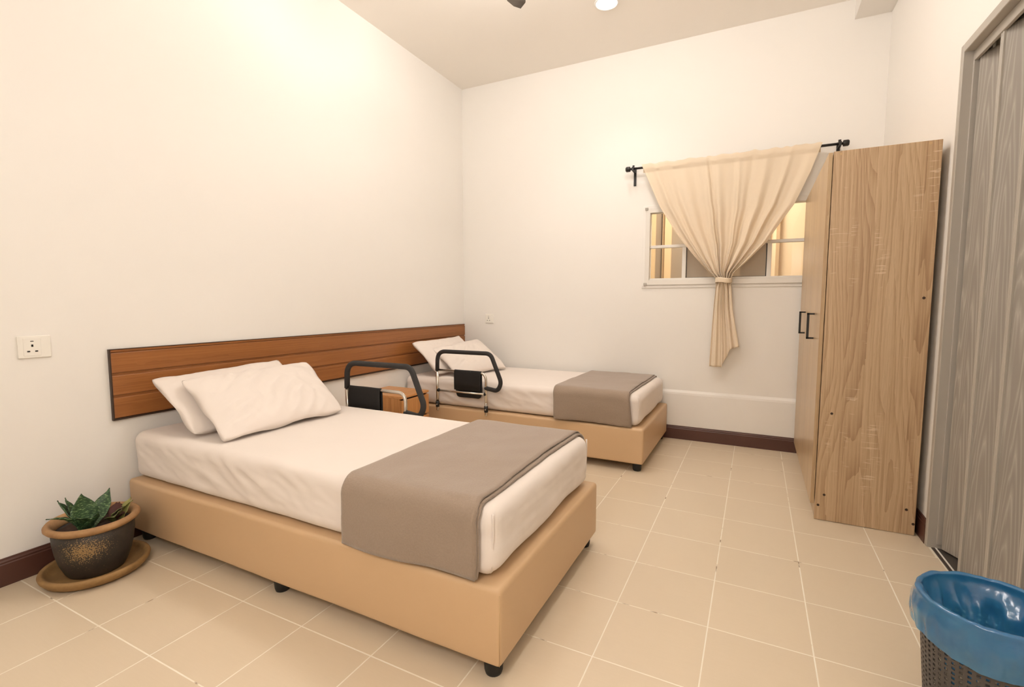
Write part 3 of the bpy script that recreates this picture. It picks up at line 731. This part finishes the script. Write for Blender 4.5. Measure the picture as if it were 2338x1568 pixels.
# ------------------------------------------------------------------ bed rails
def bed_rail(label, ox_, y, dz, pouch_x0, pouch_x1, tail):
    R_ = empty('bed_rail', (ox_, y, 0.25+dz)); tag(R_, label, 'bed rail', 'bedside assist rails')
    def P(x, z, yy=0.0): return (x-0.367, yy, z-0.25)
    # chrome inner frame
    tube_obj('inner_frame', smooth_path([P(0.367, 0.300), P(0.367, 0.564)], 0), 0.0115, M_chrome, R_, 14)
    tube_obj('inner_frame', smooth_path([P(0.378, 0.560), P(0.79, 0.560), P(0.79, 0.300)], 0.055, 10), 0.0095, M_chrome, R_, 14)
    tube_obj('cross_bar', [P(0.376, 0.407, -0.004), P(0.784, 0.409, -0.004)], 0.0075, M_chrome, R_, 12)
    # foam covered handle loop
    loop = smooth_path([P(0.367, 0.555), P(0.372, 0.702), P(0.828, 0.704), P(0.915, 0.500), P(0.885, 0.440), P(0.796, 0.452)], [0, 0.075, 0.06, 0.08, 0.04, 0], 10)
    tube_obj('foam_handle', loop, 0.0155, M_foam, R_, 16)
    for x, z in ((0.367, 0.562), (0.376, 0.407), (0.784, 0.409), (0.79, 0.452)):
        bm = bmesh.new(); bmesh.ops.create_icosphere(bm, subdivisions=2, radius=0.0145, matrix=Matrix.Translation(P(x, z)))
        obj('joint', to_mesh(bm), M_black, R_, True)
    for x in (0.367, 0.79):
        lg = tube_obj('leg', [P(x, 0.345), P(x, 0.262), P(x, 0.252), P(x, 0.247)], [0.0095, 0.0095, 0.008, 0.004], M_chrome, R_, 14)
        tube_obj('clamp_sleeve', [P(x, 0.322), P(x, 0.278)], 0.0145, M_black, lg, 14)
        bm = bmesh.new(); bmesh.ops.create_icosphere(bm, subdivisions=2, radius=0.005, matrix=Matrix.Translation(P(x+0.002, 0.298, -0.0135)))
        obj('push_button', to_mesh(bm), M_chrome, lg, True)
    # fabric pouch slung over the upper bar
    bm = bmesh.new(); n = 18
    def shape(x0_, x1_, prof, rr):
        rows = []
        for yy, z in prof:
            row = []
            for i in range(n+1):
                x = lerp(x0_, x1_, i/n); zb = z
                if rr and z <= prof[-1][1]+0.03:
                    e = min(x-x0_, x1_-x)
                    if e < 0.035: zb = max(z, prof[-1][1]+(0.035-math.sqrt(max(0, 0.035**2-(0.035-e)**2))))
                row.append(bm.verts.new(P(x, zb, yy+0.002*math.sin(x*40))))
            rows.append(row)
        for a, b in zip(rows, rows[1:]):
            for i in range(n): bm.faces.new((a[i], a[i+1], b[i+1], b[i]))
    shape(pouch_x0, pouch_x1, [(-0.012, 0.425), (-0.014, 0.48), (-0.0135, 0.53), (-0.012, 0.560), (-0.008, 0.570), (0, 0.573), (0.008, 0.570), (0.012, 0.56), (0.013, 0.5), (0.013, tail+0.04), (0.012, tail+0.02), (0.012, tail)], True)
    pc = obj('pouch', to_mesh(bm), M_pouch, R_, True); sm = pc.modifiers.new('thickness', 'SOLIDIFY'); sm.thickness = 0.003
    return R_
bed_rail('black and chrome bed rail on the far bed with a pouch at its middle', 0.367, -0.957, 0.0, 0.524, 0.752, 0.368)
bed_rail('black and chrome bed rail behind the foreground bed with a pouch by its left post', 0.410, -1.902, 0.020, 0.388, 0.620, 0.38)

# ------------------------------------------------------------------ nightstand between the beds
NX0, NX1, NY0, NY1, NZ = 0.02, 0.392, -1.405, -1.10, 0.432
N = empty('nightstand', (NX0, NY0, 0)); tag(N, 'orange wood nightstand with drawers standing between the two beds', 'nightstand')
def nb(name, xa, xb, ya, yb, za, zb, m, parent=None, bev=0.0015): return box(name, xa-NX0, xb-NX0, ya-NY0, yb-NY0, za, zb, m, parent or N, bev, 1)
nb('top_panel', NX0, NX1, NY0, NY1, NZ-0.016, NZ, M_nstop)
nb('side_panel', NX0, NX1-0.018, NY0, NY0+0.015, 0.0, NZ-0.016, M_ns); nb('side_panel', NX0, NX1-0.018, NY1-0.015, NY1, 0.0, NZ-0.016, M_ns)
nb('back_panel', NX0, NX0+0.006, NY0+0.015, NY1-0.015, 0.02, NZ-0.016, M_ns)
nb('recess_rail', NX0+0.02, NX1-0.03, NY0+0.015, NY1-0.015, NZ-0.045, NZ-0.0165, M_trim)
for za, zb in ((0.268, 0.404), (0.118, 0.254)):
    nb('drawer_front', NX1-0.018, NX1-0.001, NY0, NY1, za, zb, M_ns)
nb('kick_board', NX1-0.03, NX1-0.018, NY0+0.015, NY1-0.015, 0.0, 0.104, M_ns)
nb('bottom_panel', NX0+0.006, NX1-0.02, NY0+0.015, NY1-0.015, 0.09, 0.104, M_ns)

# ------------------------------------------------------------------ curtain rod and curtain
RY, RZ = -0.080, 2.099
CR = empty('curtain_rod', (2.27, RY, RZ)); tag(CR, 'black curtain rod on two brackets above the window', 'curtain rod')
tube_obj('rod', [(-0.68, 0, 0), (0.70, 0, 0)], 0.0085, M_rod, CR, 16)
for xx, sg in ((-0.685, -1), (0.695, 1)):
    bm = bmesh.new(); tube(bm, [(xx-0.002*sg, 0, 0), (xx, 0, 0), (xx+0.004*sg, 0, 0), (xx+0.028*sg, 0, 0), (xx+0.034*sg, 0, 0)], [0.010, 0.018, 0.020, 0.020, 0.015], 18)
    obj('finial', to_mesh(bm), M_rod, CR, True)
for xx in (-0.663, 0.678):
    bm = bmesh.new()
    bx(bm, xx-0.010, xx+0.010, 0.074, 0.0795, -0.115, 0.03, 0.001, 1)          # wall plate
    bx(bm, xx-0.008, xx+0.008, -0.012, 0.076, -0.016, -0.0095, 0.001, 1)       # arm
    bx(bm, xx-0.008, xx+0.008, -0.0155, -0.0105, -0.016, 0.012, 0.001, 1)      # lip
    bx(bm, xx-0.008, xx+0.008, 0.0105, 0.0155, -0.016, 0.03, 0.001, 1)
    obj('bracket', to_mesh(bm), M_rod, CR)
CU = empty('curtain', (2.28, RY, 1.228)); tag(CU, 'cream curtain gathered at its middle by a tieback in front of the window', 'curtain')
LE = [(2.118, 1.675), (2.06, 1.700), (1.793, 1.816), (1.60, 1.935), (1.513, 1.996), (1.40, 2.085), (1.30, 2.172), (1.25, 2.222), (1.228, 2.236), (1.20, 2.233), (1.04, 2.222), (0.80, 2.212), (0.60, 2.206)]
RE = [(2.118, 2.850), (1.94, 2.792), (1.737, 2.708), (1.635, 2.640), (1.489, 2.551), (1.36, 2.432), (1.28, 2.350), (1.248, 2.336), (1.228, 2.330), (1.20, 2.333), (1.02, 2.350), (0.75, 2.400), (0.60, 2.412)]
LE = sorted(LE); RE = sorted(RE)
def csurf(u, v):
    zb = 0.594+ (0.0 if u < 0.42 else interp([(0.42, 0.0), (0.5, 0.05), (0.62, 0.10), (0.72, 0.135), (1.0, 0.155)], u))
    if v < 0.60: z = lerp(2.118, 1.228, v/0.60)
    else: z = lerp(1.228, zb, (v-0.60)/0.40)
    l = interp(LE, z); r = interp(RE, z)
    wdt = r-l
    ph = u*2*math.pi
    nf = 8
    wob = 0.9*noise.noise(Vector((u*4, 0.3, 0)))+0.25*noise.noise(Vector((u*7, z*1.2, 4)))
    s = math.sin(nf*ph+3*wob)+0.3*math.sin(2.3*nf*ph+wob*4+1)
    topd = max(0.0, min(1.0, (2.118-z)/0.5))
    near = math.exp(-((z-1.228)/0.16)**2)
    amp = 0.004+0.017*topd+0.006*near
    if z < 1.228: amp = lerp(0.019, 0.013, min(1, (1.228-z)/0.3))
    prof = math.sin(math.pi*min(1, max(0, u)))**0.5
    belly = -0.020*near*prof
    if z < 1.228:
        s = math.sin(4*ph+2*wob)+0.35*math.sin(9*ph+wob*3)
        k = min(1, (1.228-z)/0.06); s = lerp(math.sin(nf*ph+3*wob), s, k)
    y = RY+amp*s*0.75+belly
    if z > 2.07: y = RY-0.011+(0.003*s)
    y -= 0.01
    zr = z
    if v < 0.03: zr = z+0.011*noise.noise(Vector((u*26, 2, 0)))+0.004*s
    x = l+wdt*u+0.35*wdt*0.05*math.sin(nf*ph*0.5+2*wob)*math.sin(math.pi*u)
    y = min(y, -0.034)
    return Vector((x-2.28, y-RY, zr-1.228))
grid_obj('curtain_panel', csurf, 260, 110, M_curtain, CU, 0.0012)
# rod pocket folded over the rod on the wall side
def pocket(u, v):
    z = 2.118-0.055*v; l = interp(LE, 2.1); r = interp(RE, 2.1)
    return Vector((l+(r-l)*u-2.28, (0.012 if v > 0.12 else 0.0)+0.002*math.sin(u*60), z-1.228+0.006*noise.noise(Vector((u*26, 2, 0)))*(1-v)))
grid_obj('rod_pocket', pocket, 120, 6, M_curtain, CU, 0.001)
def band(u, v):
    a = 2*math.pi*u; 
    return Vector((2.283-2.28+0.054*math.cos(a)*(1+0.05*math.sin(3*a)), -0.030+0.038*math.sin(a), (v-0.5)*0.036+0.004*math.sin(a*2)))
grid_obj('tieback', band, 48, 4, M_curtain, CU, 0.003, True)

# ------------------------------------------------------------------ potted plant
PC = (0.195, -3.034)
SA = empty('pot_saucer', (PC[0], PC[1], 0)); tag(SA, 'round clay saucer under the plant pot', 'saucer')
lathe_obj('dish', [(0, 0.0), (0.135, 0.0), (0.158, 0.010), (0.170, 0.026), (0.173, 0.036), (0.170, 0.043), (0.162, 0.045), (0.154, 0.041), (0.148, 0.030), (0.135, 0.018), (0.06, 0.014), (0, 0.014)], M_saucer, SA, 72)
PO = empty('plant_pot', (PC[0], PC[1], 0.0145)); tag(PO, 'dark glazed clay pot with a bare clay rim standing on the saucer', 'plant pot')
def potprof(p): return [(r, z-0.0145) for r, z in p]
lathe_obj('pot_body', potprof([(0, 0.0145), (0.088, 0.0145), (0.097, 0.03), (0.112, 0.07), (0.121, 0.11), (0.126, 0.15), (0.128, 0.195), (0.118, 0.198), (0.112, 0.12), (0.09, 0.05), (0, 0.045)]), M_glaze, PO, 72)
lathe_obj('rim', potprof([(0.124, 0.194), (0.132, 0.197), (0.142, 0.204), (0.1475, 0.211), (0.1475, 0.218), (0.142, 0.225), (0.134, 0.227), (0.126, 0.223), (0.118, 0.212), (0.114, 0.195), (0.117, 0.190)]), M_clay, PO, 72)
SO = grid_obj('soil', lambda u, v: Vector((0.111*v*math.cos(2*math.pi*u), 0.111*v*math.sin(2*math.pi*u), 0.171+0.006*fbm((8*v*math.cos(6.283*u), 8*v*math.sin(6.283*u), 1)))), 40, 12, M_soil, PO, 0, True)
tag(SO, None, None)
def leaf(parent, root, tipp, width, droop, m, twist=0.0, cup=0.25, name='leaf', n=14):
    root = Vector(root); tipp = Vector(tipp); d = tipp-root; L = d.length
    sidev = d.cross(Vector((0, 0, 1)));
    sidev = sidev.normalized() if sidev.length > 1e-5 else Vector((1, 0, 0))
    sidev = Matrix.Rotation(twist, 3, d.normalized()) @ sidev
    nn = sidev.cross(d).normalized()
    bm = bmesh.new(); rows = []
    for i in range(n+1):
        t_ = i/n
        c = root+d*t_+nn*(4*droop*t_*(1-t_))
        wd = width*interp([(0, 0.42), (0.15, 0.62), (0.38, 0.95), (0.52, 1.0), (0.68, 0.82), (0.82, 0.46), (0.92, 0.18), (0.97, 0.06), (1, 0.015)], t_)
        row = []
        for k in range(7):
            s = -1+2*k/6
            row.append(bm.verts.new(c+sidev*(s*wd)+nn*(cup*wd*(s*s)+0.0018*math.sin(t_*22+s*3)*abs(s))))
        rows.append(row)
    for a, b in zip(rows, rows[1:]):
        for k in range(6): bm.faces.new((a[k], a[k+1], b[k+1], b[k]))
    o = obj(name, to_mesh(bm), m, parent, True)
    sm = o.modifiers.new('thickness', 'SOLIDIFY'); sm.thickness = 0.0022
    return o
PL = empty('snake_plant', (PC[0], PC[1]-0.03, 0.185)); tag(PL, 'small green snake plant rosette growing in the pot', 'plant')
def wl(x, y, z): return (x-PC[0], y-PC[1]+0.03, z-0.185)
rt = (0.215, -3.065)
for (tx, ty, tz), wd, dr, tw in [((0.150, -2.955, 0.304), 0.034, -0.012, 0.2), ((0.195, -3.066, 0.328), 0.045, -0.006, 0.15), ((0.190, -3.135, 0.326), 0.036, -0.010, -0.2),
                                ((0.17, -3.105, 0.322), 0.026, -0.012, 0.1), ((0.205, -3.178, 0.274), 0.019, 0.014, 0.3), ((0.275, -3.11, 0.265), 0.03, 0.012, -0.3), ((0.265, -3.045, 0.262), 0.03, -0.008, 0.0), ((0.15, -3.13, 0.250), 0.02, 0.01, 0.2)]:
    leaf(PL, wl(rt[0]+0.012*random.uniform(-1, 1), rt[1]+0.012*random.uniform(-1, 1), 0.186), wl(tx, ty, tz), wd, dr, M_leaf, tw, 0.3)
PB = empty('bedding_plant', (PC[0]+0.01, PC[1]+0.06, 0.185)); tag(PB, 'small wilting plant with olive and maroon leaves at the right of the pot', 'plant')
def wl2(x, y, z): return (x-PC[0]-0.01, y-PC[1]-0.06, z-0.185)
rt = (0.215, -2.968)
for (tx, ty, tz), wd, dr, m in [((0.235, -2.945, 0.228), 0.022, 0.012, M_leaf2), ((0.275, -3.0, 0.214), 0.024, 0.014, M_leaf2), ((0.20, -2.905, 0.245), 0.016, 0.004, M_leaf3), ((0.225, -2.91, 0.240), 0.013, 0.004, M_leaf3),
                               ((0.17, -2.945, 0.232), 0.024, 0.016, M_deadleaf), ((0.15, -2.99, 0.222), 0.018, 0.012, M_deadleaf), ((0.20, -2.945, 0.240), 0.02, 0.012, M_deadleaf), ((0.255, -2.955, 0.212), 0.014, 0.008, M_deadleaf)]:
    tz += 0.010; wd *= 1.25
    leaf(PB, wl2(rt[0]+0.015*random.uniform(-1, 1), rt[1]+0.012*random.uniform(-1, 1), 0.186), wl2(tx, ty, tz), wd, dr, m, random.uniform(-0.5, 0.5), 0.35)

# ------------------------------------------------------------------ waste basket with blue liner
BC = (3.048, -2.398); RB, RT, BH = 0.112, 0.139, 0.322
BK = empty('waste_basket', (BC[0], BC[1], 0)); tag(BK, 'dark grey perforated waste basket beside the folding door', 'waste basket')
def rad(z): return lerp(RB, RT, z/BH)
bm = bmesh.new(); NC = 52; rows = [0.03+0.0128*i for i in range(22)]
def cyl(a, z): r = rad(z); return (r*math.cos(a), r*math.sin(a), z)
vc = {}
def V_(a, z):
    k = (round(a % (2*math.pi), 5), round(z, 5))
    if k not in vc: vc[k] = bm.verts.new(cyl(a, z))
    return vc[k]
da = 2*math.pi/NC
for i in range(NC):
    a_0, a_1 = i*da, ((i+1) % NC)*da
    am0, am1 = i*da+da*0.26, i*da+da*0.74
    for z_0, z_1 in zip(rows, rows[1:]):
        h0, h1 = z_0+0.0032, z_1-0.0032
        o_ = [V_(a_0, z_0), V_(a_1, z_0), V_(a_1, z_1), V_(a_0, z_1)]
        q_ = [V_(am0, h0), V_(am1, h0), V_(am1, h1), V_(am0, h1)]
        for k in range(4): bm.faces.new((o_[k], o_[(k+1) % 4], q_[(k+1) % 4], q_[k]))
    bm.faces.new((V_(a_0, rows[-1]), V_(a_1, rows[-1]), V_(a_1, BH), V_(a_0, BH)))
    bm.faces.new((V_(a_0, 0.002), V_(a_1, 0.002), V_(a_1, rows[0]), V_(a_0, rows[0])))
bk = obj('perforated_wall', to_mesh(bm), M_basket, BK); sm = bk.modifiers.new('thickness', 'SOLIDIFY'); sm.thickness = 0.0022; sm.offset = -1
lathe_obj('base_plate', [(0, 0.002), (RB-0.003, 0.002), (RB-0.003, 0.008), (0, 0.008)], M_basket, BK, 52)
bm = bmesh.new(); tube(bm, [(RT*math.cos(2*math.pi*k/60), RT*math.sin(2*math.pi*k/60), BH) for k in range(61)], 0.004, 10, False); obj('rim', to_mesh(bm), M_basket, BK, True)
BG = empty('bin_liner', (BC[0], BC[1], 0.02)); tag(BG, 'blue plastic bag lining the waste basket and folded over its rim', 'bin liner')
prof = []
for i in range(22): prof.append(('in', 0.03+(BH-0.03)*i/21))
for i in range(1, 8): prof.append(('rim', i/8))
for i in range(12): prof.append(('out', i/11))
def bag(u, v):
    a = 2*math.pi*u; kind, s = prof[min(len(prof)-1, int(round(v*(len(prof)-1))))]
    cs, sn = math.cos(a), math.sin(a)
    if kind == 'in':
        z = s; depth = (BH-z)/BH
        sag = min(1, depth*5)
        vd = noise.voronoi(Vector((cs*2.6, sn*2.6, z*13+0.7*math.sin(a*2))))[0]
        vd2 = noise.voronoi(Vector((cs*5.2+3, sn*5.2, z*24)))[0]
        r = rad(z)-0.005-sag*(0.034*vd[0]+0.011*vd2[0])
        if z < 0.06: r *= lerp(0.75, 1, (z-0.03)/0.03)
    elif kind == 'rim':
        t_ = s*math.pi; rr = 0.008+0.003*noise.noise(Vector((cs*4, sn*4, 2)))
        r = RT-0.0005-math.cos(t_)*rr; z = BH+0.003+math.sin(t_)*rr+0.002*noise.noise(Vector((cs*7, sn*7, 5)))
    else:
        drop = 0.098+0.014*noise.noise(Vector((cs*1.6, sn*1.6, 9)))+0.012*math.cos(a+0.6)
        z = BH-drop*s
        base_r = rad(z)+0.0065
        pull = 0.0045*math.sin(s*math.pi)
        fold = 0.004*noise.noise(Vector((cs*6, sn*6, s*1.4)))+0.009*noise.voronoi(Vector((cs*5, sn*5, s*1.6)))[0][0]
        r = base_r+abs(pull+fold*min(1, s*3)+0.004*s)
    return Vector((r*cs, r*sn, z-0.02))
grid_obj('film', bag, 260, len(prof)-1, M_film, BG, 0, True)
